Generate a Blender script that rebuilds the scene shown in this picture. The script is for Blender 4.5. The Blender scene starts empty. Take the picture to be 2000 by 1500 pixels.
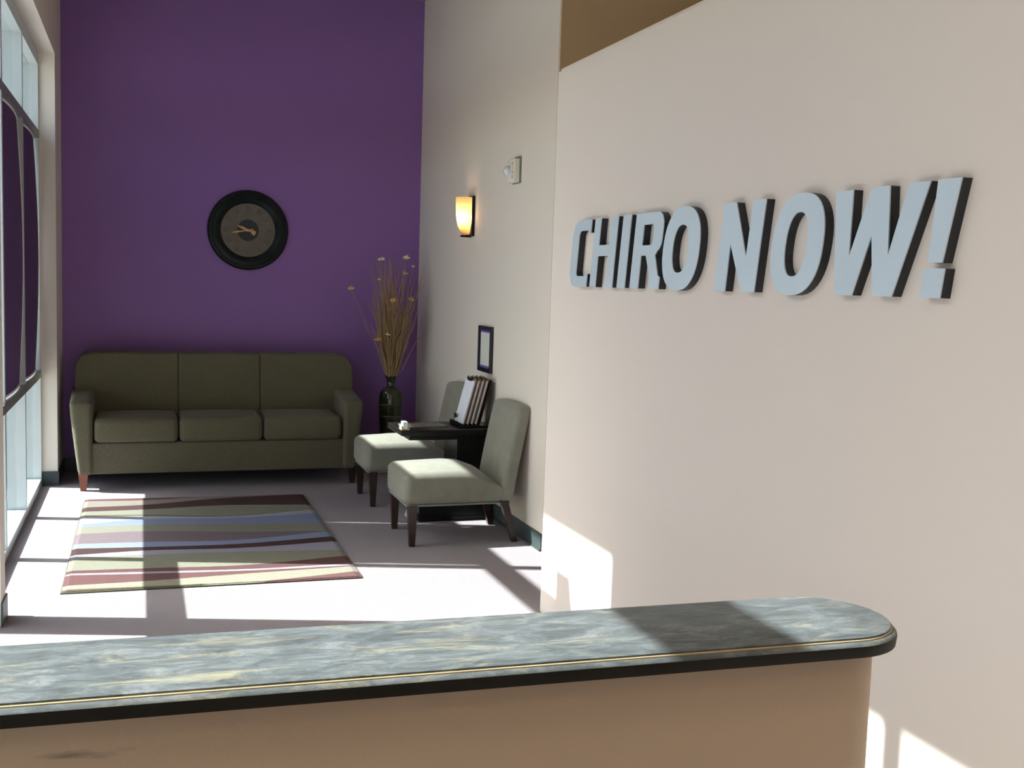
import bpy, bmesh, math, random
from mathutils import Vector, Matrix
from mathutils.geometry import tessellate_polygon
random.seed(7)
S = bpy.context.scene
C = S.collection

# ------------------------------------------------------------------ camera
cam_d = bpy.data.cameras.new('camera'); cam = bpy.data.objects.new('camera', cam_d); C.objects.link(cam)
r = Vector((0.94584, -0.32311, 0.03139)); u = Vector((0.00039, 0.09782, 0.99520)); w = Vector((0.32463, 0.94129, -0.09265))
m = Matrix((r, u, -w)).transposed().to_4x4(); m.translation = Vector((0, 0, 1.5))
cam.matrix_world = m
cam_d.sensor_width = 36; cam_d.lens = 37.8; cam_d.clip_start = 0.05
S.camera = cam
# ------------------------------------------------------------------ light
SUNDIR = Vector((1, -0.28, -0.96)).normalized()
sun_d = bpy.data.lights.new('sun', 'SUN'); sun = bpy.data.objects.new('sun', sun_d); C.objects.link(sun)
sun.rotation_euler = SUNDIR.to_track_quat('-Z', 'Y').to_euler(); sun.location = (-8, 6, 8)
sun_d.energy = 17.0; sun_d.angle = math.radians(0.55); sun_d.color = (1.0, 0.97, 0.93)
W = bpy.data.worlds.new('World'); S.world = W; W.use_nodes = True
nt = W.node_tree; bg = nt.nodes['Background']
sky = nt.nodes.new('ShaderNodeTexSky'); sky.sky_type = 'NISHITA'; sky.sun_disc = False
sky.sun_elevation = math.radians(42.8); sky.sun_rotation = math.atan2(-SUNDIR.x, -SUNDIR.y)
sky.dust_density = 3.0; sky.air_density = 1.0; sky.ozone_density = 1.0
nt.links.new(sky.outputs[0], bg.inputs[0]); bg.inputs[1].default_value = 0.44
S.view_settings.view_transform = 'Standard'; S.view_settings.look = 'None'
S.view_settings.gamma = 1; S.view_settings.use_curve_mapping = False; S.view_settings.exposure = 0.08
S.cycles.max_bounces = 12; S.cycles.diffuse_bounces = 8; S.cycles.transparent_max_bounces = 16

# ------------------------------------------------------------------ materials
def mat(name, col, rough=0.6, metal=0.0, spec=0.5, noise=None, bump=None, emit=None, coat=0, sheen=0):
    """noise=(scale, amount, col2[, detail]); bump=(scale, strength)"""
    M = bpy.data.materials.new(name); M.use_nodes = True
    n = M.node_tree.nodes; l = M.node_tree.links; b = n['Principled BSDF']
    b.inputs['Base Color'].default_value = (*col, 1); b.inputs['Roughness'].default_value = rough
    b.inputs['Metallic'].default_value = metal; b.inputs['Specular IOR Level'].default_value = spec
    b.inputs['Coat Weight'].default_value = coat; b.inputs['Sheen Weight'].default_value = sheen
    tc = n.new('ShaderNodeTexCoord')
    if noise:
        t = n.new('ShaderNodeTexNoise'); t.inputs['Scale'].default_value = noise[0]; t.inputs['Detail'].default_value = noise[3] if len(noise) > 3 else 3
        l.new(tc.outputs['Object'], t.inputs['Vector'])
        cr = n.new('ShaderNodeValToRGB'); cr.color_ramp.elements[0].position = 0.5 - noise[1]; cr.color_ramp.elements[1].position = 0.5 + noise[1]
        cr.color_ramp.elements[0].color = (*col, 1); cr.color_ramp.elements[1].color = (*noise[2], 1)
        l.new(t.outputs['Fac'], cr.inputs['Fac']); l.new(cr.outputs['Color'], b.inputs['Base Color'])
    if bump:
        t = n.new('ShaderNodeTexNoise'); t.inputs['Scale'].default_value = bump[0]; t.inputs['Detail'].default_value = 2
        l.new(tc.outputs['Object'], t.inputs['Vector'])
        bp = n.new('ShaderNodeBump'); bp.inputs['Strength'].default_value = bump[1]; bp.inputs['Distance'].default_value = 0.004
        l.new(t.outputs['Fac'], bp.inputs['Height']); l.new(bp.outputs['Normal'], b.inputs['Normal'])
    if emit:
        b.inputs['Emission Color'].default_value = (*emit[0], 1); b.inputs['Emission Strength'].default_value = emit[1]
    return M

M_beige = mat('beige_paint', (.76, .69, .615), .7, noise=(1.5, .3, (.775, .705, .63)), bump=(180, .06))
M_pale = mat('pale_greige_paint', (.745, .665, .615), .7, noise=(1.2, .3, (.76, .68, .63)), bump=(180, .06))
M_purple = mat('purple_paint', (.25, .123, .385), .6, noise=(2, .3, (.26, .128, .395)), bump=(180, .06))
M_ceil = mat('ceiling_paint', (.34, .30, .25), .9, bump=(60, .3))
M_carpet = mat('grey_loop_carpet', (.30, .265, .285), 1, spec=.05, noise=(260, .22, (.40, .36, .385)), bump=(300, 1))
M_base = mat('slate_rubber_base', (.045, .062, .064), .45)
M_alu = mat('pale_aluminium', (.52, .57, .58), .38, .35, noise=(6, .3, (.56, .61, .62)))
M_banner = mat('purple_banner_cloth', (.075, .03, .12), .85, noise=(90, .3, (.09, .035, .14)))
M_hem = mat('white_hem', (.75, .72, .75), .8, noise=(90, .3, (.8, .78, .8)))
M_black = mat('black_lacquer', (.006, .006, .006), .35, spec=.25, noise=(30, .3, (.012, .011, .010)))
M_face = mat('brushed_metal', (.60, .70, .80), .45, .45, noise=(3, .35, (.68, .79, .88)))
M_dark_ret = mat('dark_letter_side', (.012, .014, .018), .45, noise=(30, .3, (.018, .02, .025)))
M_sofa = mat('olive_brown_tweed', (.095, .083, .052), .95, spec=.1, noise=(220, .2, (.155, .14, .095)), bump=(260, .6), sheen=.15)
M_chair = mat('sage_grey_microsuede', (.205, .20, .162), .85, spec=.15, noise=(14, .3, (.262, .258, .215)), bump=(200, .2), sheen=.25)
M_wleg = mat('cherry_leg_wood', (.21, .06, .03), .4, noise=(18, .3, (.27, .085, .04)))
M_dleg = mat('espresso_leg_wood', (.022, .010, .007), .3, noise=(20, .3, (.042, .020, .013)))
M_clockf = mat('clock_black_frame', (.005, .008, .008), .4, spec=.25, noise=(20, .3, (.010, .014, .013)))
M_dial = mat('taupe_dial', (.125, .105, .085), .7, noise=(14, .3, (.165, .14, .115)))
M_disc = mat('slate_dial_centre', (.022, .024, .032), .6, noise=(14, .3, (.03, .032, .04)))
M_gold = mat('antique_gold', (.55, .36, .15), .35, .7, noise=(30, .3, (.62, .42, .2)))
M_num = mat('faded_numeral', (.095, .075, .06), .7, noise=(30, .3, (.115, .09, .072)))
M_vase = mat('green_glaze', (.018, .026, .012), .12, coat=.5, noise=(9, .25, (.04, .05, .02)))
M_vband = mat('bronze_glaze', (.06, .05, .018), .2, coat=.4, noise=(12, .25, (.09, .075, .03)))
M_twig = mat('dried_twig', (.30, .19, .09), .85, noise=(30, .3, (.42, .29, .15)))
M_pod = mat('ochre_dried_flower', (.62, .36, .12), .8, noise=(60, .3, (.75, .5, .22)))
M_podw = mat('cream_dried_flower', (.72, .6, .38), .8, noise=(60, .3, (.8, .7, .5)))
M_white = mat('ivory_plastic', (.78, .76, .64), .4, noise=(10, .3, (.8, .78, .66)))
M_lens = mat('clear_strobe_lens', (.62, .66, .72), .1, coat=.6, noise=(40, .3, (.75, .78, .82)))
M_red = mat('red_print', (.55, .12, .08), .5, noise=(30, .3, (.6, .15, .1)))
M_paper = mat('white_paper', (.74, .78, .88), .7, noise=(20, .3, (.78, .82, .9)))
M_paper2 = mat('document_paper', (.62, .64, .58), .6, noise=(20, .3, (.66, .68, .62)))
M_mat = mat('violet_mat_board', (.12, .07, .30), .7, noise=(40, .3, (.14, .08, .33)))
M_frame = mat('black_picture_frame', (.010, .010, .016), .3, noise=(40, .3, (.015, .015, .02)))
M_board = mat('brown_hardboard', (.27, .15, .07), .6, noise=(60, .3, (.33, .19, .09)))
M_tan = mat('tan_card', (.5, .36, .2), .7, noise=(30, .3, (.55, .4, .24)))
M_ink = mat('grey_print', (.33, .36, .42), .7, noise=(30, .3, (.36, .39, .45)))
M_teal = mat('teal_card', (.03, .38, .36), .5, noise=(30, .3, (.04, .42, .4)))
M_blue = mat('blue_cover', (.12, .2, .5), .35, noise=(50, .2, (.5, .3, .3)))
M_concrete = mat('outside_concrete', (.42, .41, .39), .9, noise=(2, .3, (.48, .47, .45)), bump=(50, .3))
M_stucco = mat('neighbour_stucco', (.36, .40, .42), .9, noise=(2, .3, (.42, .46, .48)), bump=(50, .3))
M_stone = mat('neighbour_trim', (.5, .47, .4), .9, noise=(2, .3, (.55, .52, .45)))

def glass_mat():
    M = bpy.data.materials.new('window_glass'); M.use_nodes = True; n = M.node_tree.nodes; l = M.node_tree.links
    n.remove(n['Principled BSDF']); o = n['Material Output']
    t = n.new('ShaderNodeBsdfTransparent'); t.inputs[0].default_value = (.90, .95, .95, 1)
    g = n.new('ShaderNodeBsdfGlossy'); g.inputs['Roughness'].default_value = .02
    lw = n.new('ShaderNodeLayerWeight'); lw.inputs[0].default_value = .5
    pw = n.new('ShaderNodeMath'); pw.operation = 'POWER'; pw.inputs[1].default_value = 5; l.new(lw.outputs['Facing'], pw.inputs[0])
    f = n.new('ShaderNodeMath'); f.operation = 'MULTIPLY_ADD'; f.inputs[1].default_value = .75; f.inputs[2].default_value = .04; l.new(pw.outputs[0], f.inputs[0])
    x = n.new('ShaderNodeMixShader'); l.new(f.outputs[0], x.inputs[0]); l.new(t.outputs[0], x.inputs[1]); l.new(g.outputs[0], x.inputs[2])
    l.new(x.outputs[0], o.inputs[0]); return M
M_glass = glass_mat()

def counter_mat():
    M = mat('slate_laminate', (.1, .12, .14), .42, spec=.35); n = M.node_tree.nodes; l = M.node_tree.links; b = n['Principled BSDF']
    tc = n.new('ShaderNodeTexCoord'); mp = n.new('ShaderNodeMapping'); mp.inputs['Scale'].default_value = (1, 2.6, 2); l.new(tc.outputs['Object'], mp.inputs[0])
    a = n.new('ShaderNodeTexNoise'); a.inputs['Scale'].default_value = 17; a.inputs['Detail'].default_value = 10; a.inputs['Roughness'].default_value = .78; a.inputs['Distortion'].default_value = .7
    l.new(mp.outputs[0], a.inputs[0]); cr = n.new('ShaderNodeValToRGB'); e = cr.color_ramp.elements
    e[0].position = .33; e[0].color = (.052, .058, .062, 1); e[1].position = .66; e[1].color = (.185, .20, .208, 1)
    q = e.new(.5); q.color = (.098, .112, .120, 1)
    l.new(a.outputs['Fac'], cr.inputs[0])
    a2 = n.new('ShaderNodeTexNoise'); a2.inputs['Scale'].default_value = 7; a2.inputs['Detail'].default_value = 9; a2.inputs['Roughness'].default_value = .75; a2.inputs['Distortion'].default_value = 1.2
    mp2 = n.new('ShaderNodeMapping'); mp2.inputs['Scale'].default_value = (1, 4.5, 2); mp2.inputs['Location'].default_value = (3.3, 1.7, 0); l.new(tc.outputs['Object'], mp2.inputs[0]); l.new(mp2.outputs[0], a2.inputs[0])
    c2 = n.new('ShaderNodeValToRGB'); c2.color_ramp.elements[0].position = .53; c2.color_ramp.elements[0].color = (0, 0, 0, 1); c2.color_ramp.elements[1].position = .72; c2.color_ramp.elements[1].color = (1, 1, 1, 1)
    l.new(a2.outputs['Fac'], c2.inputs[0])
    mx = n.new('ShaderNodeMix'); mx.data_type = 'RGBA'; l.new(c2.outputs[0], mx.inputs[0]); l.new(cr.outputs[0], mx.inputs[6]); mx.inputs[7].default_value = (.30, .275, .19, 1)
    l.new(mx.outputs[2], b.inputs['Base Color']); return M
M_counter = counter_mat()
M_seam = mat('tan_laminate_seam', (.42, .33, .19), .5, noise=(40, .3, (.5, .42, .26)))

def desk_mat():
    M = mat('desk_wall_paint', (.58, .475, .36), .75, bump=(180, .06)); n = M.node_tree.nodes; l = M.node_tree.links; b = n['Principled BSDF']
    tc = n.new('ShaderNodeTexCoord'); mp = n.new('ShaderNodeMapping'); mp.inputs['Scale'].default_value = (5, 1, 22); l.new(tc.outputs['Object'], mp.inputs[0])
    a = n.new('ShaderNodeTexNoise'); a.inputs['Scale'].default_value = 1.6; a.inputs['Detail'].default_value = 5; l.new(mp.outputs[0], a.inputs[0])
    c = n.new('ShaderNodeValToRGB'); c.color_ramp.elements[0].position = .70; c.color_ramp.elements[0].color = (.58, .475, .36, 1); c.color_ramp.elements[1].position = .80; c.color_ramp.elements[1].color = (.30, .25, .2, 1)
    l.new(a.outputs['Fac'], c.inputs[0]); l.new(c.outputs[0], b.inputs['Base Color']); return M
M_desk = desk_mat()
M_edge = mat('black_counter_edge', (.012, .013, .012), .5, spec=.25, noise=(14, .3, (.02, .022, .02)))

# ------------------------------------------------------------------ helpers
def obj(name, bm, m, parent=None, loc=None, smooth=False, mats=None):
    me = bpy.data.meshes.new(name); bmesh.ops.recalc_face_normals(bm, faces=bm.faces); bm.to_mesh(me); bm.free()
    for x in (mats or [m]): me.materials.append(x)
    if smooth:
        for p in me.polygons: p.use_smooth = True
        me.set_sharp_from_angle(angle=math.radians(38))
    o = bpy.data.objects.new(name, me); C.objects.link(o)
    if parent is not None: o.parent = parent
    if loc: o.location = loc
    return o
def tag(o, label=None, cat=None, group=None, kind=None):
    if label: o['label'] = label
    if cat: o['category'] = cat
    if group: o['group'] = group
    if kind: o['kind'] = kind
    return o
def thing(name, label, cat, loc=(0, 0, 0), rz=0, group=None):
    o = bpy.data.objects.new(name, None); C.objects.link(o); o.location = loc; o.rotation_euler = (0, 0, rz); o.empty_display_size = .1
    return tag(o, label, cat, group)
def struct(name, bm, m, label, smooth=False, parent=None):
    o = obj(name, bm, m, parent, smooth=smooth); o['kind'] = 'structure'; o['label'] = label; return o
def box(bm, lo, hi, bev=0, seg=2):
    t = bmesh.new(); bmesh.ops.create_cube(t, size=1)
    c = [(a + b) / 2 for a, b in zip(lo, hi)]; d = [b - a for a, b in zip(lo, hi)]
    for v in t.verts: v.co = Vector((c[i] + v.co[i] * d[i] for i in range(3)))
    if bev: bmesh.ops.bevel(t, geom=t.edges[:], offset=bev, segments=seg, profile=.5, affect='EDGES')
    merge(bm, t); return bm
def merge(bm, t, mtx=None):
    vs = [bm.verts.new(mtx @ v.co if mtx else v.co) for v in t.verts]; t.verts.index_update()
    for f in t.faces:
        try: bm.faces.new([vs[v.index] for v in f.verts])
        except ValueError: pass
    t.free()
def B(*boxes, bev=0):
    bm = bmesh.new()
    for lo, hi in boxes: box(bm, lo, hi, bev)
    return bm
def axis_pts(h, rr, n):
    inner = h - rr; c = [inner + rr * math.tan(a * math.pi / 4 / 3) for a in (1, 2, 3)]
    mid = [-inner + 2 * inner * i / n for i in range(n + 1)]
    return [-x for x in reversed(c)] + mid + c
def rbox(bm, lo, hi, rr, n=4, deform=None):
    """rounded soft box; deform(p) gets p with normalised coords too"""
    cen = Vector([(a + b) / 2 for a, b in zip(lo, hi)]); h = [(b - a) / 2 for a, b in zip(lo, hi)]
    ax = [axis_pts(hh, rr, n) for hh in h]; cache = {}
    def vert(i, j, k):
        key = (i, j, k)
        if key in cache: return cache[key]
        p = Vector((ax[0][i], ax[1][j], ax[2][k])); q = Vector([max(-(h[t] - rr), min(h[t] - rr, p[t])) for t in range(3)])
        d = p - q
        if d.length > 1e-9: p = q + d.normalized() * rr
        w_ = cen + p
        if deform: w_ = deform(w_, Vector([p[t] / h[t] for t in range(3)]))
        cache[key] = bm.verts.new(w_); return cache[key]
    N = len(ax[0]) - 1
    for f in range(3):
        a, b = [t for t in range(3) if t != f]
        for side in (0, N):
            for i in range(N):
                for j in range(N):
                    def k(ii, jj):
                        x = [0, 0, 0]; x[f] = side; x[a] = ii; x[b] = jj; return vert(*x)
                    bm.faces.new((k(i, j), k(i + 1, j), k(i + 1, j + 1), k(i, j + 1)))
    return bm
def lathe(bm, prof, n=32, cap=True, arc=(0, 2 * math.pi), mtx=None):
    full = abs(arc[1] - arc[0] - 2 * math.pi) < 1e-6; cnt = n if full else n + 1; rows = []
    for (rad, z) in prof:
        row = []
        for i in range(cnt):
            a = arc[0] + (arc[1] - arc[0]) * i / n; p = Vector((rad * math.cos(a), rad * math.sin(a), z))
            row.append(bm.verts.new(mtx @ p if mtx else p))
        rows.append(row)
    for A, Bq in zip(rows, rows[1:]):
        for i in range(n):
            j = (i + 1) % cnt
            if not full and i + 1 >= cnt: continue
            bm.faces.new((A[i], A[j], Bq[j], Bq[i]))
    if cap and full:
        bm.faces.new(rows[0]); bm.faces.new(rows[-1])
    return bm
def taper(bm, foot, top, s0, s1, n=4):
    """tapered square leg from top (size s1) to foot (size s0)"""
    vs = []
    for (c, s) in ((foot, s0), (top, s1)):
        vs.append([bm.verts.new((c[0] + dx * s / 2, c[1] + dy * s / 2, c[2])) for dx, dy in ((-1, -1), (1, -1), (1, 1), (-1, 1))])
    for i in range(4): bm.faces.new((vs[0][i], vs[0][(i + 1) % 4], vs[1][(i + 1) % 4], vs[1][i]))
    bm.faces.new(vs[0]); bm.faces.new(vs[1]); return bm
def tube(bm, pts, rads, n=6):
    prev = None; pts = [Vector(p) for p in pts]
    for i, p in enumerate(pts):
        t = (pts[min(i + 1, len(pts) - 1)] - pts[max(i - 1, 0)]).normalized()
        a = t.orthogonal().normalized() if i == 0 else (a - t * a.dot(t)).normalized()
        b = t.cross(a)
        ring = [bm.verts.new(p + (a * math.cos(q) + b * math.sin(q)) * rads[i]) for q in [2 * math.pi * k / n for k in range(n)]]
        if prev:
            for k in range(n): bm.faces.new((prev[k], prev[(k + 1) % n], ring[(k + 1) % n], ring[k]))
        else: bm.faces.new(ring)
        prev = ring
    bm.faces.new(prev); return bm
def prism(bm, loops, f, d0, d1):
    """polygon with holes (list of 2D loops) extruded from depth d0 to d1 through mapping f(u,v,d)"""
    tris = tessellate_polygon([[Vector((p[0], p[1], 0)) for p in L] for L in loops]); flat = [p for L in loops for p in L]
    A = [bm.verts.new(f(p[0], p[1], d0)) for p in flat]; Bv = [bm.verts.new(f(p[0], p[1], d1)) for p in flat]
    for t in tris:
        bm.faces.new([A[i] for i in t]); bm.faces.new([Bv[i] for i in reversed(t)])
    o = 0
    for L in loops:
        n = len(L)
        for i in range(n): bm.faces.new((A[o + i], A[o + (i + 1) % n], Bv[o + (i + 1) % n], Bv[o + i]))
        o += n
    return bm
def dup(root, loc=None, label=None, rz=None):
    q = root.copy(); C.objects.link(q)
    if loc is not None: q.location = loc
    if rz is not None: q.rotation_euler = (0, 0, rz)
    if label: q['label'] = label
    for ch in list(root.children):
        c = ch.copy(); C.objects.link(c); c.parent = q
        for g in ch.children:
            d = g.copy(); C.objects.link(d); d.parent = c
    return q

# ------------------------------------------------------------------ room shell
ZC = 3.72; YB = 8.6; XL = -0.5625; XR = 2.13
XO = -0.86                                # outer face of the window wall
XW0, XW1 = -0.78, -0.665                  # window frame depth
W1 = (4.99, 8.03); W2 = (4.41, 4.84); W3 = (0.78, 3.84)
ZH = 2.95
struct('floor', B(((XO, -3, -.12), (4.6, 8.8, 0))), M_carpet, 'grey loop-pile carpet floor')
struct('ceiling', B(((XO, -3.1, ZC), (4.7, 8.8, ZC + .15))), M_ceil, 'plain off-white ceiling above the walls')
struct('wall_back', B(((XO, YB, 0), (4.6, YB + .15, ZC))), M_purple, 'deep purple painted feature wall behind the sofa')
struct('wall_right', B(((XR, 5.57, 0), (XR + .14, YB, ZC))), M_beige, 'beige wall behind the two slipper chairs')
bm = bmesh.new()
box(bm, (XO, 8.03, 0), (XL, YB, ZC)); box(bm, (XO, .78, ZH), (XL, 8.03, ZC))
box(bm, (XO, 4.84, 0), (XL, 4.99, 2.46)); box(bm, (XO, 3.84, 0), (XL, 4.41, ZH)); box(bm, (XO, -3, 0), (XL, .78, ZC))
struct('wall_left', bm, M_beige, 'beige window wall with deep reveals on the left')
M_hall = mat('warm_lit_hall_paint', (.72, .53, .31), .7, noise=(1.5, .3, (.73, .54, .32)), bump=(180, .06))  # warm lamplight of the hall is put into this wall colour
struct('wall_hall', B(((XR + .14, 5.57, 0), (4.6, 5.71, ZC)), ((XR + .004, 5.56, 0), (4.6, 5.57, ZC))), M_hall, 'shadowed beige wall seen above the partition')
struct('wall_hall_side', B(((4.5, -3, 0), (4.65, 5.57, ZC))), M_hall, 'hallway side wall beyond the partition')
struct('wall_front', B(((XO, -3.15, 0), (4.6, -3, ZC))), M_beige, 'beige wall behind the reception desk')
# partition with a rounded far end, built as a stadium plan extruded upwards
PX, PT, PY = 1.735, .16, 4.60
pl = [(PX, -2.9), (PX + PT, -2.9)]
for i in range(13):
    a = math.pi * i / 12; pl.append((PX + PT / 2 + PT / 2 * math.cos(a), PY - PT / 2 + PT / 2 * math.sin(a)))
bm = bmesh.new()
def pf(x, y, z): return Vector((x, y, z))
prism(bm, [pl], pf, 0, 2.435)
inn = [(PX + .012, -2.9), (PX + PT - .012, -2.9)] + [(PX + PT / 2 + (PT / 2 - .012) * math.cos(math.pi * i / 12), PY - PT / 2 + (PT / 2 - .012) * math.sin(math.pi * i / 12)) for i in range(13)]
prism(bm, [inn], pf, 2.435, 2.45)
struct('wall_partition', bm, M_pale, 'pale partition wall with rounded end carrying the metal lettering', smooth=True)
# baseboards
struct('baseboard_right', B(((XR - .008, 5.575, 0), (XR, YB, .10)), ((XR - .014, 5.575, 0), (XR - .008, YB, .012))), M_base, 'slate green rubber baseboard under the beige wall')
struct('baseboard_back', B(((XL, YB - .008, 0), (XR - .014, YB, .10))), M_base, 'slate rubber baseboard under the purple wall')
struct('baseboard_left', B(((XL, 8.03, 0), (XL + .008, YB - .008, .10)), ((-.665, 8.022, 0), (XL + .008, 8.03, .10)), ((XL, 4.832, 0), (XL + .008, 4.998, .10)), ((-.665, 4.99, 0), (XL + .008, 4.998, .10)), ((XL, 3.84, 0), (XL + .008, 4.41, .10))), M_base, 'slate rubber baseboard around the window piers')

# ------------------------------------------------------------------ windows
def window(name, y0, y1, cuts, label, bays_low=True, z1=2.93):
    root = bpy.data.objects.new(name, None); C.objects.link(root); tag(root, label, kind='structure')
    f = 0.05
    zl = 2.425 if name == 'window_1' else z1 - .07; zr = 2.425 if name == 'window_2' else z1 - .07
    bm = B(((XW0, y0, 0), (XW1, y1, .055)), ((XW0, y0, z1 - .07), (XW1, y1, z1 + .02)), ((XW0, y0, 0.055), (XW1, y0 + .03, zl)), ((XW0, y1 - .03, .055), (XW1, y1, zr)))
    obj('window_frame', bm, M_alu, root)
    ys = [y0 + .03] + list(cuts) + [y1 - .03]
    for c in cuts:
        o = obj('mullion', B(((XW0, c - .022, .055), (XW1, c + .022, z1 - .07))), M_alu, root)
    for zc in (.785, 2.40):
        obj('transom_bar', B(((XW0, y0 + .03, zc - .025), (XW1 + .004, y1 - .03, zc + .025))), M_bar, root)
    for a, b in zip(ys, ys[1:]):
        for (za, zb) in ((.055, .76), (.81, 2.375), (2.425, z1 - .07)):
            obj('glass_pane', B(((-.7225, a + .005, za), (-.7165, b - .005, zb))), M_glass, root)
    return root
M_bar = mat('grey_transom_aluminium', (.20, .20, .20), .4, .3, noise=(6, .3, (.23, .23, .22)))
window('window_1', *W1, (6.0, 7.0), 'tall three-bay aluminium storefront window with purple banners')
window('window_2', *W2, (), 'narrow sidelight window beside the pier')
window('window_3', *W3, (1.78, 2.78), 'near storefront window beside the reception desk')
# opening added over the pier so the sun patch on the partition stays whole
rt = bpy.data.objects.new('added_sun_opening', None); C.objects.link(rt); tag(rt, 'glazed opening added above the narrow window pier to let the sun through', kind='structure')
obj('window_frame', B(((XW0, 4.84, 2.86), (XW1, 4.99, 2.95)), ((XW0, 4.84, 2.46), (XW1, 4.99, 2.465))), M_alu, rt)
obj('glass_pane', B(((-.7225, 4.81, 2.47), (-.7165, 5.02, 2.86))), M_glass, rt)

# purple banners hanging in the two far bays
def banner(y0, y1, label):
    root = thing('window_banner', label, 'banner', (-.700, (y0 + y1) / 2, .795), group='purple window banners')
    hw = (y1 - y0) / 2; H = 1.54; NU, NV = 14, 20
    def surf(i, j, off):
        a = -1 + 2 * i / NU; t = j / NV
        bow = .022 * (1 - a * a) + .026 * math.sin(math.pi * t); edge = hw
        if a < 0: edge -= .014 * min(1, max(0, (t - .5) / .12))      # near edge sits slightly off the mullion towards the top
        return Vector((bow + off, a * edge, .03 + t * H))
    bm = bmesh.new(); g = [[[bm.verts.new(surf(i, j, off)) for j in range(NV + 1)] for i in range(NU + 1)] for off in (0, .004)]
    for k in (0, 1):
        for i in range(NU):
            for j in range(NV): bm.faces.new((g[k][i][j], g[k][i + 1][j], g[k][i + 1][j + 1], g[k][i][j + 1]))
    for j in range(NV):
        for i in (0, NU): bm.faces.new((g[0][i][j], g[0][i][j + 1], g[1][i][j + 1], g[1][i][j]))
    for i in range(NU):
        for j in (0, NV): bm.faces.new((g[0][i][j], g[0][i + 1][j], g[1][i + 1][j], g[1][i][j]))
    obj('banner_cloth', bm, M_banner, root, smooth=True)
    for nm, jj in (('hem', NV), ('hem', 0)):
        bm = bmesh.new(); tube(bm, [surf(i, jj, .002) for i in range(NU + 1)], [.008] * (NU + 1)); obj(nm, bm, M_hem, root, smooth=True)
    for ii in (0, NU):
        bm = bmesh.new(); tube(bm, [surf(ii, j, .002) for j in range(NV + 1)], [.006] * (NV + 1)); obj('edge_piping', bm, M_hem, root, smooth=True)
banner(7.026, 7.975, 'purple banner in the far bay of the tall window, nearest the sofa')
banner(6.028, 6.974, 'purple banner in the middle bay of the tall window, nearer the desk')

banner(2.81, 3.80, 'unseen purple banner added to dim the far bay of the window beside the reception desk')  # unseen banners here and below, added to hold back the near window's light
banner(1.81, 2.75, 'unseen purple banner added to dim the middle bay of the window beside the reception desk')

# ------------------------------------------------------------------ glowing fill panels added over the desk (behind the viewpoint)
M_fill = mat('fill_glow', (.9, .85, .75), .5, emit=((1.0, .80, .56), 5.0))
cl_ = thing('fill_panel', 'unseen glowing fill panel added on the ceiling behind the reception desk', 'fill light', (.3, -1.6, ZC), group='fill panels added above the reception area')
obj('fill_emitter', B(((-.58, -.28, -.02), (.58, .28, -.005))), M_fill, cl_)
obj('frame', B(((-.62, -.32, -.03), (.62, -.28, 0)), ((-.62, .28, -.03), (.62, .32, 0)), ((-.62, -.28, -.03), (-.58, .28, 0)), ((.58, -.28, -.03), (.62, .28, 0))), M_alu, cl_)
dup(cl_, (.3, -.2, ZC), 'unseen glowing fill panel added on the ceiling, nearer the lobby')

# ------------------------------------------------------------------ outside
tag(obj('pavement', B(((-40, -30, -.3), (XO, 60, -.12))), M_concrete), 'pale concrete pavement outside the windows', kind='structure')
nb = thing('neighbour_building', 'pale grey-blue building seen through the window glass', 'building', (-6, 19, -.12))
obj('wall', B(((-6, -1, 0), (5.0, 3, 6))), M_stucco, nb)
obj('cornice', B(((-6.1, -1.1, 5.7), (5.0, -.9, 6.1))), M_stone, nb)
for k in range(5):
    wv = obj('pilaster', B(((-5.8 + 2.2 * k, -1.12, 0), (-5.4 + 2.2 * k, -1, 5.7))), M_stone, nb)

# ------------------------------------------------------------------ rug
STR = [  # upper boundaries of each stripe at u = 0, .27, .62, 1 (as distance from the desk side, metres)
 ((7.472, 7.44, 7.42, 7.40), (.125, .068, .068)), ((7.377, 7.345, 7.42, 7.40), (.24, .215, .19)), ((7.177, 7.20, 7.33, 7.38), (.085, .050, .050)),
 ((7.049, 7.053, 7.095, 7.014), (.24, .235, .19)), ((6.947, 6.895, 6.776, 6.885), (.13, .13, .085)), ((6.909, 6.852, 6.76, 6.873), (.34, .335, .40)),  # the thin dark olive stripe is the mullion's shadow put into the dye
 ((6.69, 6.775, 6.71, 6.755), (.21, .245, .37)), ((6.619, 6.618, 6.551, 6.459), (.235, .23, .185)), ((6.448, 6.447, 6.335, 6.251), (.185, .145, .16)),
 ((6.208, 6.183, 6.132, 6.251), (.24, .275, .40)), ((6.107, 6.067, 6.042, 6.117), (.075, .045, .046)), ((5.96, 5.989, 5.946, 5.998), (.30, .285, .35)),
 ((5.90, 5.897, 5.862, 5.795), (.24, .235, .185)), ((5.65, 5.621, 5.583, 5.666), (.125, .068, .07)), ((5.595, 5.554, 5.501, 5.502), (.33, .30, .34)),
 ((5.566, 5.518, 5.471, 5.462), (.14, .075, .076)), ((5.379, 5.383, 5.417, 5.443), (.29, .275, .22)), ((5.313, 5.288, 5.26, 5.347), (.15, .082, .08))]
US = (0, .27, .62, 1)
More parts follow.
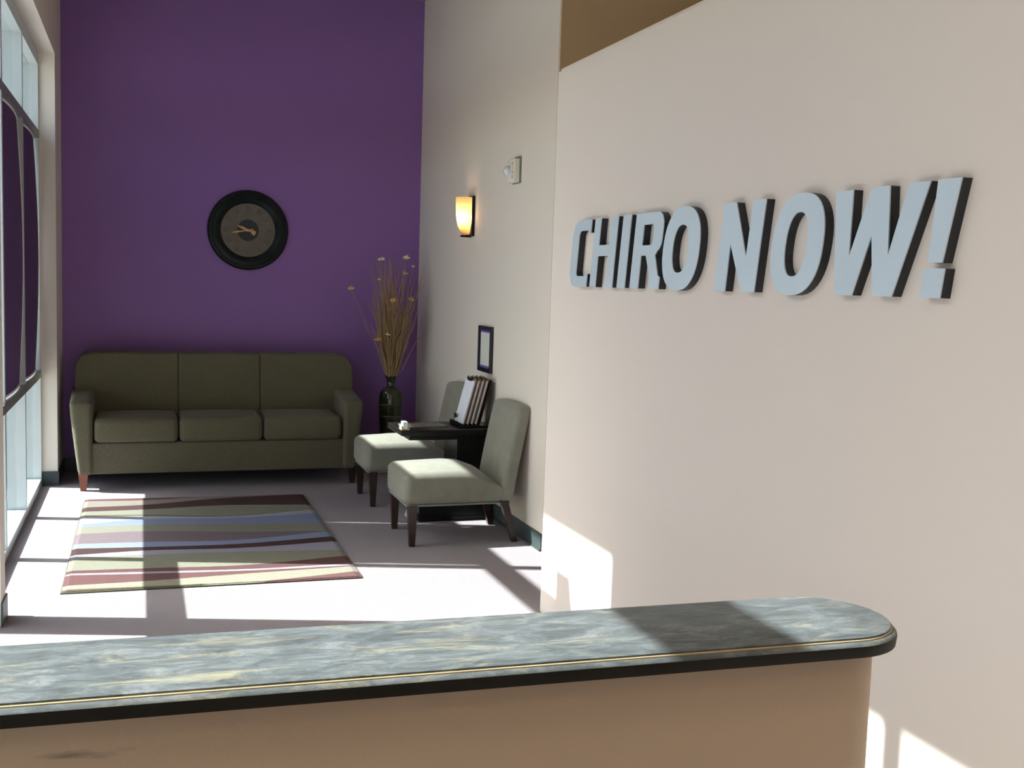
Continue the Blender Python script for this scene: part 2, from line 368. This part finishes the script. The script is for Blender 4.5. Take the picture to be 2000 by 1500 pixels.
def interp(v, t):
    t = max(0, min(1, t)); i = 0 if t < US[1] else (1 if t < US[2] else 2)
    s = (t - US[i]) / (US[i + 1] - US[i]); m0 = [0] * 4
    for k in range(4):
        if 0 < k < 3: m0[k] = (v[k + 1] - v[k - 1]) / (US[k + 1] - US[k - 1])
        elif k == 0: m0[k] = (v[1] - v[0]) / (US[1] - US[0])
        else: m0[k] = (v[3] - v[2]) / (US[3] - US[2])
    h = US[i + 1] - US[i]
    return (2 * s**3 - 3 * s**2 + 1) * v[i] + (s**3 - 2 * s**2 + s) * h * m0[i] + (-2 * s**3 + 3 * s**2) * v[i + 1] + (s**3 - s**2) * h * m0[i + 1]
rug = thing('area_rug', 'wavy striped rug in cream, maroon, blue and lilac on the carpet', 'rug', (.34, 6.33, 0))
NX, NY = 56, 640; RX0, RX1, RY0, RY1 = -.36, 1.045, 5.245, 7.44
bm = bmesh.new(); cl = bm.loops.layers.float_color.new('dye'); lay = {}
g = [[None] * (NY + 1) for _ in range(NX + 1)]
for i in range(NX + 1):
    uu = i / NX
    ya = RY0 + .03 * (1 - uu) ; yb = RY1 - .06 * uu + .0
    for j in range(NY + 1):
        y = ya + (yb - ya) * j / NY; zz = .012 if 0 < i < NX and 2 < j < NY - 2 else .006
        v = bm.verts.new((RX0 + (RX1 - RX0) * uu - .34, y - 6.33, zz)); g[i][j] = v
        col = STR[-1][1]
        k = -1
        for q, (bd, cc) in enumerate(STR):
            if y <= interp(bd, uu): k = q
        col = STR[max(k, 0)][1]
        if j < 5 and uu < .45: col = (.13, .13, .085)
        jit = 1 + random.uniform(-.07, .07); lay[v] = (col[0] * jit, col[1] * jit, col[2] * jit, 1)
for i in range(NX):
    for j in range(NY):
        f = bm.faces.new((g[i][j], g[i + 1][j], g[i + 1][j + 1], g[i][j + 1]))
        for lp in f.loops: lp[cl] = lay[lp.vert]
M_rug = mat('rug_pile', (.3, .3, .3), 1, spec=.05, bump=(240, 1)); n_ = M_rug.node_tree.nodes
at = n_.new('ShaderNodeVertexColor'); at.layer_name = 'dye'; M_rug.node_tree.links.new(at.outputs[0], n_['Principled BSDF'].inputs['Base Color'])
obj('pile', bm, M_rug, rug)
obj('backing', B(((RX0 - .34 - .004, RY0 - 6.33 + .03, 0.001), (RX1 - .34 + .004, RY1 - 6.33 - .06, .0055))), mat('rug_backing', (.1, .1, .07), .9, noise=(60, .3, (.13, .13, .09))), rug)

# ------------------------------------------------------------------ sofa
sf = thing('sofa', 'three-seat olive-brown tweed sofa with flared arms and wooden feet', 'sofa', (.53, 8.13, 0))
def L(x, y, z): return (x - .53, y - 8.13, z)
obj('base_rail', rbox(bmesh.new(), L(-.36, 7.765, .115), L(1.425, 8.45, .33), .014, 3), M_sofa, sf, smooth=True)
for s, xo in ((-1, -.47), (1, 1.53)):
    def dfm(p, q, s=s):
        # q.z -1..1 ; the outer side flares towards the top, and the arm rises slightly to the back
        t = (q.z + 1) / 2; outer = (q.x * s > 0)
        p = p.copy(); k = .055 * (1 - t) ** 1.3
        p.x -= s * k * (.5 + .5 * q.x * s) ; p.x += s * .0 
        if outer: p.x += s * .022 * (q.y + 1) / 2 * abs(q.x)
        if q.z > .2: p.z += .025 * q.y * (q.z)
        return p
    a, b = (xo, xo + .145) if s < 0 else (xo - .145, xo)
    ar = obj('arm', rbox(bmesh.new(), L(a, 7.74, .112), L(b, 8.46, .645), .035, 5, dfm), M_sofa, sf, smooth=True)
for (a, b) in ((-.315, .232), (.240, .808), (.816, 1.372)):
    def cd(p, q):
        p = p.copy()
        if q.z > 0: p.z += .022 * (1 - q.x**2) * (1 - q.y**2) + .0
        p.y -= .008 * (1 - q.x**2) * (1 - q.z**2) if q.y < 0 else 0
        return p
    obj('seat_cushion', rbox(bmesh.new(), L(a, 7.745, .333), L(b, 8.22, .50), .035, 5, cd), M_sofa, sf, smooth=True)
for (a, b) in ((-.46, .246), (.246, .834), (.834, 1.535)):
    ol, orr = a < -.4, b > 1.5
    def bd(p, q, ol=ol, orr=orr):
        p = p.copy(); X = p.x + .53; t = max(0, (p.z - .80) / .115)
        if ol and q.x < 0: p.x += .05 * t ** 2.6 * (-q.x) ** 6
        if orr and q.x > 0: p.x -= .05 * t ** 2.6 * q.x ** 6
        p.y += .13 * (p.z - .3)
        if q.y < 0: p.y -= .010 * (1 - q.x**2) * (1 - q.z**2)
        if q.z > 0 and ((ol and q.x < 0) or (orr and q.x > 0)): p.z -= .02 * abs(q.x) ** 5 * q.z ** 3
        return p
    obj('back_cushion', rbox(bmesh.new(), L(a + .0005, 8.17, .34), L(b - .0005, 8.42, .918), .016, 8, bd), M_sofa, sf, smooth=True)
obj('back_frame', rbox(bmesh.new(), L(-.42, 8.42, .115), L(1.49, 8.53, .80), .03, 3), M_sofa, sf, smooth=True)
for x, y in ((-.385, 7.80), (1.46, 7.80), (-.385, 8.46), (1.46, 8.46)):
    fx = x + (.0 if x < 0 else 0)
    obj('leg', taper(bmesh.new(), L(fx, y, 0), L(x, y, .118), .036, .062), M_wleg if (x < 0) else M_dleg, sf)

# ------------------------------------------------------------------ slipper chairs (face -X); local origin at the middle of the feet
def make_chair(loc, label):
    t = thing('slipper_chair', label, 'chair', loc, group='armless grey-green slipper chairs along the beige wall')
    hw = .245
    def sd(p, q):
        p = p.copy()
        if q.z > 0:
            p.z += .035 * (1 - q.y**2) * (1 - min(1, abs(q.x))**2) * q.z
            p.z -= .115 * max(0, (q.x - .1) / .9) ** 2.2 * q.z
        p.x -= .012 * (1 - q.y**2) * (1 if q.x < -.5 else 0)
        if q.x < -.3: p.z -= 0
        return p
    obj('seat', rbox(bmesh.new(), (-.345, -hw, .235), (.255, hw, .415), .04, 6, sd), M_chair, t, smooth=True)
    def kd(p, q):
        p = p.copy(); tt = (p.z - .235) / .56; p.x += .085 * tt + .02 * tt * tt
        if q.x < 0:
            p.x -= .012 * (1 - q.y**2) * (1 - q.z**2)
            p.x += .006 * math.exp(-((p.y) / .012) ** 2) * (1 if -.8 < q.z < .8 else 0)
        if q.z > 0: p.z += .014 * (1 - q.y**2) * q.z
        return p
    obj('backrest', rbox(bmesh.new(), (.215, -hw, .235), (.30, hw, .79), .03, 8, kd), M_chair, t, smooth=True)
    obj('seat_welt', B(((-.335, -hw + .012, .228), (.28, hw - .012, .236))), M_chair, t)
    for y in (-.225, .225):
        obj('leg', taper(bmesh.new(), (-.298, y, 0), (-.300, y + (.0), .235), .032, .052), M_dleg, t)
        bm = bmesh.new(); taper(bm, (.283, y, .12), (.245, y, .24), .038, .046); taper(bm, (.315, y, 0), (.283, y, .12), .034, .038)
        obj('leg', bm, M_dleg, t)
    return t
ch = make_chair((1.74, 6.065, 0), 'nearer slipper chair in front of the black table')
dup(ch, (1.74, 7.165, 0), 'farther slipper chair between the black table and the vase')

# ------------------------------------------------------------------ side table, rack, clipboards
tb = thing('side_table', 'low black magazine table standing between the two slipper chairs', 'table', (1.8, 6.6, 0))
obj('tabletop', rbox(bmesh.new(), (-.30, -.20, .548), (.31, .20, .583), .006, 2), M_black, tb, smooth=True)
obj('pedestal', B(((.07, -.15, .115), (.30, .15, .548)), bev=.004), M_black, tb)
obj('apron', B(((-.24, -.16, .515), (.07, .16, .548)), bev=.003), M_black, tb)
obj('base_shelf', B(((-.17, -.17, 0.0), (.30, .17, .03)), ((-.17, .15, .03), (.30, .17, .115)), ((-.17, -.17, .03), (.30, -.16, .095)), ((.10, -.15, .03), (.30, .14, .115)), bev=.003), M_black, tb)
rk = thing('clipboard_rack', 'black upright rack against the beige wall holding the clipboards', 'rack', (2.0, 6.6, .583))
obj('tray', B(((-.105, -.115, 0), (.10, .115, .012)), ((-.105, -.115, .012), (-.098, .115, .03)), bev=.001), M_black, rk)
bm = bmesh.new(); t_ = bmesh.new(); box(t_, (-.008, -.115, 0), (0, .115, .30)); merge(bm, t_, Matrix.Translation((.028, 0, .012)) @ Matrix.Rotation(math.atan(.26), 4, 'Y'))
obj('back_panel', bm, M_black, rk)
names = ['clipboard with white form at the front of the rack on the black table', 'second clipboard from the front in the black rack', 'third clipboard from the front in the black rack', 'fourth clipboard from the front, nearest the wall in the rack']
def make_clip(label):
    t = thing('clipboard', label, 'clipboard', group='wooden clipboards standing in the rack')
    obj('board', B(((0, -.1, 0), (.004, .1, .305)), bev=.0008), M_board, t)
    obj('paper', B(((-.008, -.094, .006), (-.0005, .094, .288))), M_paper, t)
    bm = B(((-.013, -.045, .282), (-.0005, .045, .304)), bev=.002); tube(bm, [(-.011, -.04, .29), (-.016, -.04, .31), (-.016, .04, .31), (-.011, .04, .29)], [.0025] * 4)
    obj('clip', bm, mat('black_clip', (.012, .02, .022), .3, .5, noise=(50, .3, (.02, .03, .03))), t); return t
cl0 = make_clip(names[0])
pos = [1.925, 1.953, 1.981, 2.009]
for k, px in enumerate(pos):
    c = cl0 if k == 0 else dup(cl0, label=names[k])
    c.location = (px, 6.6, .597); c.rotation_euler = (0, math.atan(.26), 0)
bc = thing('binder_clip', 'black binder clip pinched low on the front clipboard', 'clip', (1.915, 6.65, .63))
obj('clip_body', B(((-.006, -.016, 0), (.002, .016, .028)), bev=.002), M_black, bc)
bm = bmesh.new(); tube(bm, [(-.004, -.012, .004), (-.014, -.006, -.018), (-.014, .006, -.018), (-.004, .012, .004)], [.0015] * 4); obj('wire_handle', bm, M_black, bc)
mg = thing('magazine', 'dark-covered magazine lying open on the black tabletop', 'magazine', (1.68, 6.60, .583), rz=.15)
obj('cover', B(((-.13, -.09, 0), (.14, .09, .004)), bev=.001), mat('dark_cover', (.06, .06, .055), .35, noise=(30, .1, (.16, .15, .12))), mg)
obj('pages', B(((-.127, -.088, .004), (.0, .088, .008)), ((.003, -.088, .004), (.137, .088, .009))), mat('printed_pages', (.10, .10, .09), .5, noise=(25, .15, (.25, .23, .19))), mg)
ca = thing('card_holder', 'small tan and white card holder at the front corner of the black table', 'card holder', (1.535, 6.45, .583))
obj('stand', B(((-.03, -.035, 0), (.02, .035, .006)), ((-.03, -.035, .006), (-.024, .035, .026)), ((.012, -.035, .006), (.018, .035, .04))), M_tan, ca)
obj('cards', B(((-.02, -.03, .006), (.008, .03, .05))), M_paper, ca)
m2 = thing('magazine', 'pale blue magazine leaning against the left end of the low shelf', 'magazine', (1.585, 6.56, .004))
bm = bmesh.new(); t_ = bmesh.new(); box(t_, (0, -.07, 0), (.003, .07, .10)); merge(bm, t_, Matrix.Rotation(.35, 4, 'Y'))
obj('cover', bm, mat('pale_cover', (.55, .62, .7), .4, noise=(20, .1, (.4, .5, .65))), m2)
bm = bmesh.new(); t_ = bmesh.new(); box(t_, (.003, -.068, 0), (.010, .068, .098)); merge(bm, t_, Matrix.Rotation(.35, 4, 'Y'))
obj('pages', bm, M_paper, m2)
m3 = thing('magazine', 'blue and red magazine showing over the edge of the low shelf', 'magazine', (1.765, 6.58, .031), rz=-.1)
obj('cover', B(((-.11, -.10, .055), (.09, .12, .075)), bev=.001), M_blue, m3)
obj('pages', B(((-.108, -.102, 0), (.088, .118, .055))), M_paper, m3)

# ------------------------------------------------------------------ vase and dried branches
VX, VY = 1.835, 8.22
vs = thing('floor_vase', 'tall dark green glazed floor vase in the corner holding dried branches', 'vase', (VX, VY, 0))
prof = [(.058, 0), (.066, .01), (.074, .12), (.083, .30), (.090, .48), (.093, .57), (.090, .61), (.079, .64), (.058, .662), (.036, .675), (.031, .69), (.032, .715), (.041, .738), (.045, .75), (.042, .757), (.034, .755), (.028, .73), (.026, .60), (.026, .30)]
bm = bmesh.new(); lathe(bm, prof, 40); obj('body', bm, M_vase, vs, smooth=True)
for z, rr in ((.53, .0925), (.44, .0895), (.20, .079)):
    bm = bmesh.new(); lathe(bm, [(rr - .004, z - .012), (rr, z - .008), (rr + .0015, z), (rr, z + .008), (rr - .004, z + .012)], 40, cap=False); obj('glaze_band', bm, M_vband, vs, smooth=True)
bm = bmesh.new()
def branch(bm, ang, spread, top, r0=.0035, seed=0):
    rnd = random.Random(seed); pts = []; n = 14
    px, py = .018 * math.cos(ang), .018 * math.sin(ang); ph = rnd.uniform(0, 6); am = rnd.uniform(.008, .022)
    for i in range(n + 1):
        t = i / n; z = .55 + (top - .55) * t; s = .018 + spread * (max(0, t - .12) ** 1.15)
        if z < .77: s = min(s, .022)
        wob = am * math.sin(ph + t * rnd.uniform(13, 15)) * t
        x = s * math.cos(ang) + wob * math.cos(ang + 1.5); y = s * math.sin(ang) + wob * math.sin(ang + 1.5)
        x = min(x, 2.13 - VX - .07); y = min(y, 8.6 - VY - .015); pts.append((x, y, z))
    tube(bm, pts, [r0 * (1 - .72 * i / n) for i in range(n + 1)], 5); return pts
for k in range(125):
    a = random.uniform(0, 2 * math.pi); sp = random.uniform(.0, .27) ; tp = random.uniform(1.15, 1.68) - .35 * max(0, sp - .2)
    pts = branch(bm, a, sp, tp, random.uniform(.0036, .0062), 100 + k)
    for q in range(random.randint(1, 3)):   # side twig
        i0 = random.randint(6, 11); p0 = Vector(pts[i0]); d = Vector((random.uniform(-.6, .6), random.uniform(-.6, .3), 1)).normalized() * random.uniform(.08, .17)
        p2 = p0 + d; p2.x = min(p2.x, 2.13 - VX - .05); p2.y = min(p2.y, 8.6 - VY - .012)
        tube(bm, [p0, (p0 + p2) / 2 + Vector((random.uniform(-.01, .01),) * 3), p2], [.0028, .0022, .0012], 4)
tw = obj('dried_branches', bm, M_twig, None, (VX, VY, 0)); tag(tw, 'sheaf of curly tan dried twigs fanning out of the green vase', 'branches', kind='stuff')
# flower heads placed where the photo shows them
def flower(x, y, z, kind, label, size=.02):
    t = thing('dried_flower', label, 'dried flower', (x, y, z), group='dried flower heads among the branches')
    tip = Vector((0, 0, 0)); base = Vector((VX - x, VY - y, .74 - z)) * .99; base.z = .74 - z
    bm = bmesh.new(); mid = base * .5 + Vector((.01, 0, .02)) - Vector(((base.x) * .12, (base.y) * .12, 0)); mid2 = base * .75 - Vector(((base.x) * -.05, 0, 0))
    tube(bm, [base, mid2, mid, base * .2, tip], [.0028, .0026, .0024, .002, .0018], 5); obj('stem', bm, M_twig, t)
    bm = bmesh.new(); rnd = random.Random(int(x * 1000 + z * 77))
    for q in range(9):
        d = Vector((rnd.uniform(-1, 1), rnd.uniform(-1, 1), rnd.uniform(-.1, 1))).normalized()
        tt = bmesh.new(); bmesh.ops.create_icosphere(tt, subdivisions=1, radius=size * .5)
        for v in tt.verts: v.co = Vector((v.co.x * .7, v.co.y * .7, v.co.z * 1.3))
        merge(bm, tt, Matrix.Translation(d * size * .6) @ d.to_track_quat('Z', 'Y').to_matrix().to_4x4())
    obj('flower_head', bm, kind, t, smooth=True)
flower(1.735, 8.2, 1.655, M_podw, 'cream dried flower standing highest on the left of the branches', .022)
flower(1.93, 8.2, 1.672, M_podw, 'cream dried flower standing highest on the right of the branches', .025)
flower(1.985, 8.2, 1.61, M_podw, 'small cream dried bud out at the upper right of the branches', .013)
flower(1.915, 8.15, 1.555, M_pod, 'orange dried flower just under the highest right flower', .022)
flower(1.505, 8.2, 1.42, M_pod, 'ochre dried flower hanging farthest out to the left', .024)
flower(1.71, 8.15, 1.50, M_podw, 'tiny cream dried bud below the highest left flower', .013)
flower(1.80, 8.05, 1.335, M_pod, 'flat ochre dried flower at the centre of the branches', .028)
flower(1.965, 8.15, 1.35, M_pod, 'ochre dried flower at the right edge by the wall corner', .024)
flower(1.70, 8.10, 1.04, M_pod, 'orange dried flower low on the left above the vase', .024)
flower(1.765, 8.05, 1.085, M_podw, 'cream dried bud low in the middle above the vase', .016)

# ------------------------------------------------------------------ wall clock
ck = thing('wall_clock', 'large round wall clock with wide black frame on the purple wall', 'clock', (.768, YB, 1.848))
toW = Matrix.Rotation(math.radians(90), 4, 'X')      # local z -> -y
R0 = .305
bm = bmesh.new(); lathe(bm, [(R0 - .01, 0), (R0, .008), (R0, .02), (R0 - .012, .034), (R0 - .028, .036), (R0 - .034, .030), (R0 - .045, .033), (R0 - .062, .038), (R0 - .075, .030), (R0 - .088, .022), (R0 - .100, .012), (R0 - .100, 0)], 72, cap=False, mtx=toW)
obj('frame', bm, M_clockf, ck, smooth=True)
bm = bmesh.new(); lathe(bm, [(.206, .003), (.206, .009)], 64, mtx=toW); obj('dial', bm, M_dial, ck)
bm = bmesh.new(); lathe(bm, [(.082, .009), (.082, .0105)], 48, mtx=toW); obj('dial_centre', bm, M_disc, ck)
def rect_at(bm, a, r0, r1, w0, w1, z0, z1, off=0):
    ca_, sa = math.cos(a), math.sin(a)
    def f(uu, vv, d): return Vector((uu * ca_ - vv * sa, -d, uu * sa + vv * ca_))
    prism(bm, [[(r0, -w0 / 2 + off), (r1, -w1 / 2 + off), (r1, w1 / 2 + off), (r0, w0 / 2 + off)]], f, z0, z1)
ROM = [3, 3, 1, 2, 3, 2, 1, 2, 3, 3, 2, 2]
for h in range(12):
    bm = bmesh.new(); a = math.radians(90 - 30 * h)
    for q in range(ROM[h]): rect_at(bm, a, .145, .185, .006, .006, .009, .0105, (q - (ROM[h] - 1) / 2) * .013)
    obj('hour_mark', bm, M_num, ck)
bm = bmesh.new(); a = math.radians(157); rect_at(bm, a, 0, .035, .010, .018, .013, .016); rect_at(bm, a, .035, .085, .022, .006, .013, .016); rect_at(bm, a + math.pi, 0, .032, .010, .012, .013, .016); rect_at(bm, a + math.pi, .032, .060, .028, .036, .013, .016)
obj('hour_hand', bm, M_gold, ck)
bm = bmesh.new(); a = math.radians(190); rect_at(bm, a, 0, .07, .008, .010, .017, .020); rect_at(bm, a, .07, .125, .016, .004, .017, .020); rect_at(bm, a + math.pi, 0, .04, .008, .010, .017, .020)
obj('minute_hand', bm, M_gold, ck)
bm = bmesh.new(); lathe(bm, [(.011, .0105), (.011, .021), (.006, .024)], 20, mtx=toW); obj('hub', bm, M_gold, ck, smooth=True)

# ------------------------------------------------------------------ sconce
SY = 7.13
sc = thing('wall_sconce', 'lit wall sconce with amber tapered glass shade on black backplate', 'wall light', (XR, SY, 1.95))
obj('backplate', B(((-.022, -.075, -.135), (0, .075, .135)), bev=.004), M_black, sc)
bm = bmesh.new(); n = 24; prof = [(.078, .125), (.077, .06), (.073, -.01), (.063, -.065), (.046, -.105), (.028, -.125)]; rows = []
for rad, z in prof:
    rows.append([(bm.verts.new((-.024 - rad * math.sin(math.pi * i / n) * 1.15, -rad * math.cos(math.pi * i / n), z))) for i in range(n + 1)])
for A, Bq in zip(rows, rows[1:]):
    for i in range(n): bm.faces.new((A[i], A[i + 1], Bq[i + 1], Bq[i]))
M_shade = bpy.data.materials.new('amber_glass'); M_shade.use_nodes = True; n_ = M_shade.node_tree.nodes; l_ = M_shade.node_tree.links; b_ = n_['Principled BSDF']
b_.inputs['Base Color'].default_value = (.62, .36, .13, 1); b_.inputs['Roughness'].default_value = .3
tr = n_.new('ShaderNodeBsdfTranslucent'); tr.inputs[0].default_value = (1.0, .66, .32, 1); mx = n_.new('ShaderNodeMixShader'); mx.inputs[0].default_value = .65
l_.new(b_.outputs[0], mx.inputs[1]); l_.new(tr.outputs[0], mx.inputs[2]); l_.new(mx.outputs[0], n_['Material Output'].inputs[0])
sh = obj('glass_shade', bm, M_shade, sc, smooth=True)
bm = bmesh.new(); bmesh.ops.create_uvsphere(bm, u_segments=16, v_segments=10, radius=.019, matrix=Matrix.Translation((-.055, 0, -.03)))
obj('bulb', bm, mat('bulb_glow', (1, .8, .5), .5, emit=((1, .72, .4), 30)), sc, smooth=True)
obj('lower_bracket', B(((-.075, -.012, -.142), (-.005, .012, -.128)), bev=.002), M_black, sc)
obj('socket', B(((-.065, -.012, -.085), (-.022, .012, -.06))), M_black, sc)
pd = bpy.data.lights.new('sconce_light', 'POINT'); pd.energy = 1.6; pd.color = (1, .78, .52); pd.shadow_soft_size = .02
po = bpy.data.objects.new('sconce_light', pd); C.objects.link(po); po.parent = sc; po.location = (-.055, 0, -.005)

# ------------------------------------------------------------------ fire strobe
fs = thing('fire_strobe', 'small ivory fire alarm strobe high on the beige wall', 'alarm', (XR, 6.19, 2.175))
obj('housing', rbox(bmesh.new(), (-.045, -.06, -.07), (0, .06, .07), .006, 2), M_white, fs, smooth=True)
obj('mounting_plate', B(((-.012, -.064, -.075), (0, .064, .082))), mat('grey_plate', (.2, .21, .18), .5, noise=(20, .3, (.24, .25, .22))), fs)
bm = bmesh.new(); bmesh.ops.create_uvsphere(bm, u_segments=20, v_segments=12, radius=.030, matrix=Matrix.Translation((-.052, .026, 0))); obj('lens', bm, M_lens, fs, smooth=True)
bm = bmesh.new()   # the word FIRE, red, stacked down the near side of the face
def stroke(y0, z0, y1, z1): box(bm, (-.0465, min(y0, y1), min(z0, z1)), (-.0445, max(y0, y1), max(z0, z1)))
yl, yr = -.022, -.046; q = .003
for idx, chh in enumerate('FIRE'):
    zt = .047 - idx * .025; zb = zt - .018; zm = (zt + zb) / 2
    if chh in 'FRE': stroke(yl, zt, yl - q, zb); stroke(yl, zt, yr, zt - q); stroke(yl, zm + q / 2, yr + .004, zm - q / 2)
    if chh == 'E': stroke(yl, zb + q, yr, zb)
    if chh == 'I': stroke((yl + yr) / 2 - q / 2, zt, (yl + yr) / 2 + q / 2, zb)
    if chh == 'R': stroke(yr + q, zt, yr, zm); stroke(yr + q + .003, zm, yr + .003, zb)
obj('lettering', bm, M_red, fs)

# ------------------------------------------------------------------ picture frame
pf_ = thing('picture_frame', 'small black framed document with violet mat on the beige wall', 'picture', (XR, 6.705, 1.07))
hy, hz, bw = .14, .15, .026
obj('frame', B(((-.02, -hy, -hz), (0, -hy + bw, hz)), ((-.02, hy - bw, -hz), (0, hy, hz)), ((-.02, -hy + bw, -hz), (0, hy - bw, -hz + bw)), ((-.02, -hy + bw, hz - bw), (0, hy - bw, hz)), bev=.002), M_frame, pf_)
obj('mat_board', B(((-.009, -hy + bw, -hz + bw), (-.002, hy - bw, hz - bw))), M_mat, pf_)
obj('document', B(((-.0115, -hy + bw + .014, -hz + bw + .016), (-.009, hy - bw - .014, hz - bw - .016))), M_paper2, pf_)

# ------------------------------------------------------------------ wall lettering
def arcpts(cx, cy, rx, ry, a0, a1, n): return [(cx + rx * math.cos(math.radians(a0 + (a1 - a0) * i / n)), cy + ry * math.sin(math.radians(a0 + (a1 - a0) * i / n))) for i in range(n + 1)]
def oval(cx, cy, rx, ry, p=2.35, n=44):
    o = []
    for i in range(n):
        a = 2 * math.pi * i / n; c_, s_ = math.cos(a), math.sin(a)
        o.append((cx + rx * math.copysign(abs(c_) ** (2 / p), c_), cy + ry * math.copysign(abs(s_) ** (2 / p), s_)))
    return o
LT = {}
LT['C'] = [[(.144, 0), (.144, .052), (.118, .052), (.118, .043), (.045, .043)] + arcpts(.045, .063, .022, .022, 270, 180, 5)[1:] + [(.023, .205)] + arcpts(.045, .205, .022, .022, 180, 90, 5)[1:] + [(.118, .227), (.118, .218), (.144, .218), (.144, .27), (.02, .27)] + arcpts(.02, .205, .065, .065, 90, 180, 7)[1:] + arcpts(.02, .065, .065, .065, 180, 270, 7)]
LT['H'] = [[(.178, 0), (.236, 0), (.236, .122), (.335, .122), (.335, 0), (.400, 0), (.400, .27), (.335, .27), (.335, .165), (.236, .165), (.236, .27), (.178, .27)]]
LT['I'] = [[(.443, 0), (.515, 0), (.515, .27), (.443, .27)]]
LT['R'] = [[(.558, 0), (.629, 0), (.629, .118), (.668, .118), (.712, .045), (.712, 0), (.794, 0), (.794, .042), (.777, .050), (.742, .118)] + arcpts(.722, .175, .063, .05, -60, 0, 4) + [(.785, .215)] + arcpts(.735, .215, .05, .055, 0, 90, 6) + [(.558, .27)],
           [(.629, .155), (.629, .228), (.700, .228), (.712, .215), (.712, .168), (.700, .155)]]
LT['O1'] = [oval(.928, .137, .128, .140), oval(.926, .137, .056, .080)]
LT['N'] = [[(1.186, 0), (1.252, 0), (1.252, .145), (1.348, 0), (1.421, 0), (1.424, .27), (1.354, .27), (1.352, .105), (1.257, .27), (1.186, .27)]]
LT['O2'] = [oval(1.608, .135, .123, .140), oval(1.605, .135, .052, .088)]
LT['W'] = [[(1.757, .267), (1.829, .267), (1.852, .10), (1.902, .267), (1.971, .267), (2.004, .10), (2.040, .267), (2.114, .267), (2.041, 0), (1.968, 0), (1.930, .148), (1.886, 0), (1.814, 0)]]
LL = {'C': 'brushed metal letter C, leftmost letter of the partition wall sign', 'H': 'brushed metal letter H after the C on the partition', 'I': 'narrow brushed metal letter I between H and R on the partition',
      'R': 'brushed metal letter R on the partition sign', 'O1': 'brushed metal letter O ending the first word, after the R', 'N': 'brushed metal letter N beginning the second word', 'O2': 'brushed metal letter O between the N and the W on the partition', 'W': 'brushed metal letter W before the exclamation mark', 'E': 'brushed metal exclamation mark, rightmost piece of the wall sign'}
def shrink(Lp, d): return Lp
def letter(key, polys_list):
    allp = [p for polys in polys_list for Lp in polys for p in Lp]; cx = (min(p[0] for p in allp) + max(p[0] for p in allp)) / 2
    t = thing('sign_letter', LL[key], 'sign letter', (PX, 4.205 - cx, 1.5), group='metal letters on the partition wall')
    def f(uu, vv, d): return Vector((-d, -(uu + .15 * vv - cx), vv - .002 + .0))
    bm = bmesh.new(); bm2 = bmesh.new()
    for polys in polys_list: prism(bm, polys, f, .0265, .030); prism(bm2, polys, f, .0, .0262)
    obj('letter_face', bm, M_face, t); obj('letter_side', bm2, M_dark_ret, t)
for k_, v_ in LT.items(): letter(k_, [v_])
letter('E', [[[(2.138, .267), (2.213, .267), (2.196, .080), (2.150, .080)]], [[(2.139, .067), (2.208, .067), (2.208, 0), (2.140, 0)]]])

# ------------------------------------------------------------------ reception desk
dk = thing('reception_desk', 'beige half wall of the reception desk under the stone-look counter', 'desk', (0, 1.137, 0), rz=math.radians(-2.0))
def stadium(x0, x1, hw, n=14, r_=None, p=2.0):
    pts = [(x0, -hw), (x1 - hw, -hw)]
    for i in range(1, n): 
        a = -math.pi / 2 + math.pi * i / n; pts.append((x1 - hw + hw * math.cos(a), hw * math.sin(a)))
    return pts + [(x1 - hw, hw), (x0, hw)]
bm = bmesh.new(); prism(bm, [stadium(-.54, .864, .060)], lambda x, y, d: Vector((x, y, d)), 0, 1.075)
obj('half_wall', bm, M_desk, dk, smooth=True)
ct = thing('countertop', 'blue-grey stone-look laminate countertop with rounded end on the desk', 'countertop', (0, 1.137, 1.075), rz=math.radians(-2.0))
def ctop(hw, x1, z): return [(p[0], p[1], z) for p in stadium(-.535, x1, hw, 20)]
def shell(name, rings, m, cap0, cap1):
    bm = bmesh.new(); prev = None
    for hw, x1, z in rings:
        ring = [bm.verts.new(p) for p in ctop(hw, x1, z)]
        if prev:
            for i in range(len(ring)): bm.faces.new((prev[i], prev[(i + 1) % len(ring)], ring[(i + 1) % len(ring)], ring[i]))
        elif cap0: bm.faces.new(ring)
        prev = ring
    if cap1: bm.faces.new(prev)
    return obj(name, bm, m, ct, smooth=True)
shell('edge_band', [(.083, .883, 0), (.0895, .8895, .0025), (.0905, .8905, .012), (.0900, .890, .0158)], M_edge, True, True)
shell('lower_step', [(.0898, .8898, .0158), (.0892, .8892, .0168), (.0862, .8862, .0200), (.084, .884, .0205)], M_counter, False, True)
shell('seam_line', [(.0845, .8845, .0203), (.0845, .8845, .0215), (.0838, .8838, .0222)], M_seam, False, True)
shell('top_surface', [(.0828, .8828, .0222), (.0826, .8826, .0242), (.0815, .8815, .025)], M_counter, False, True)
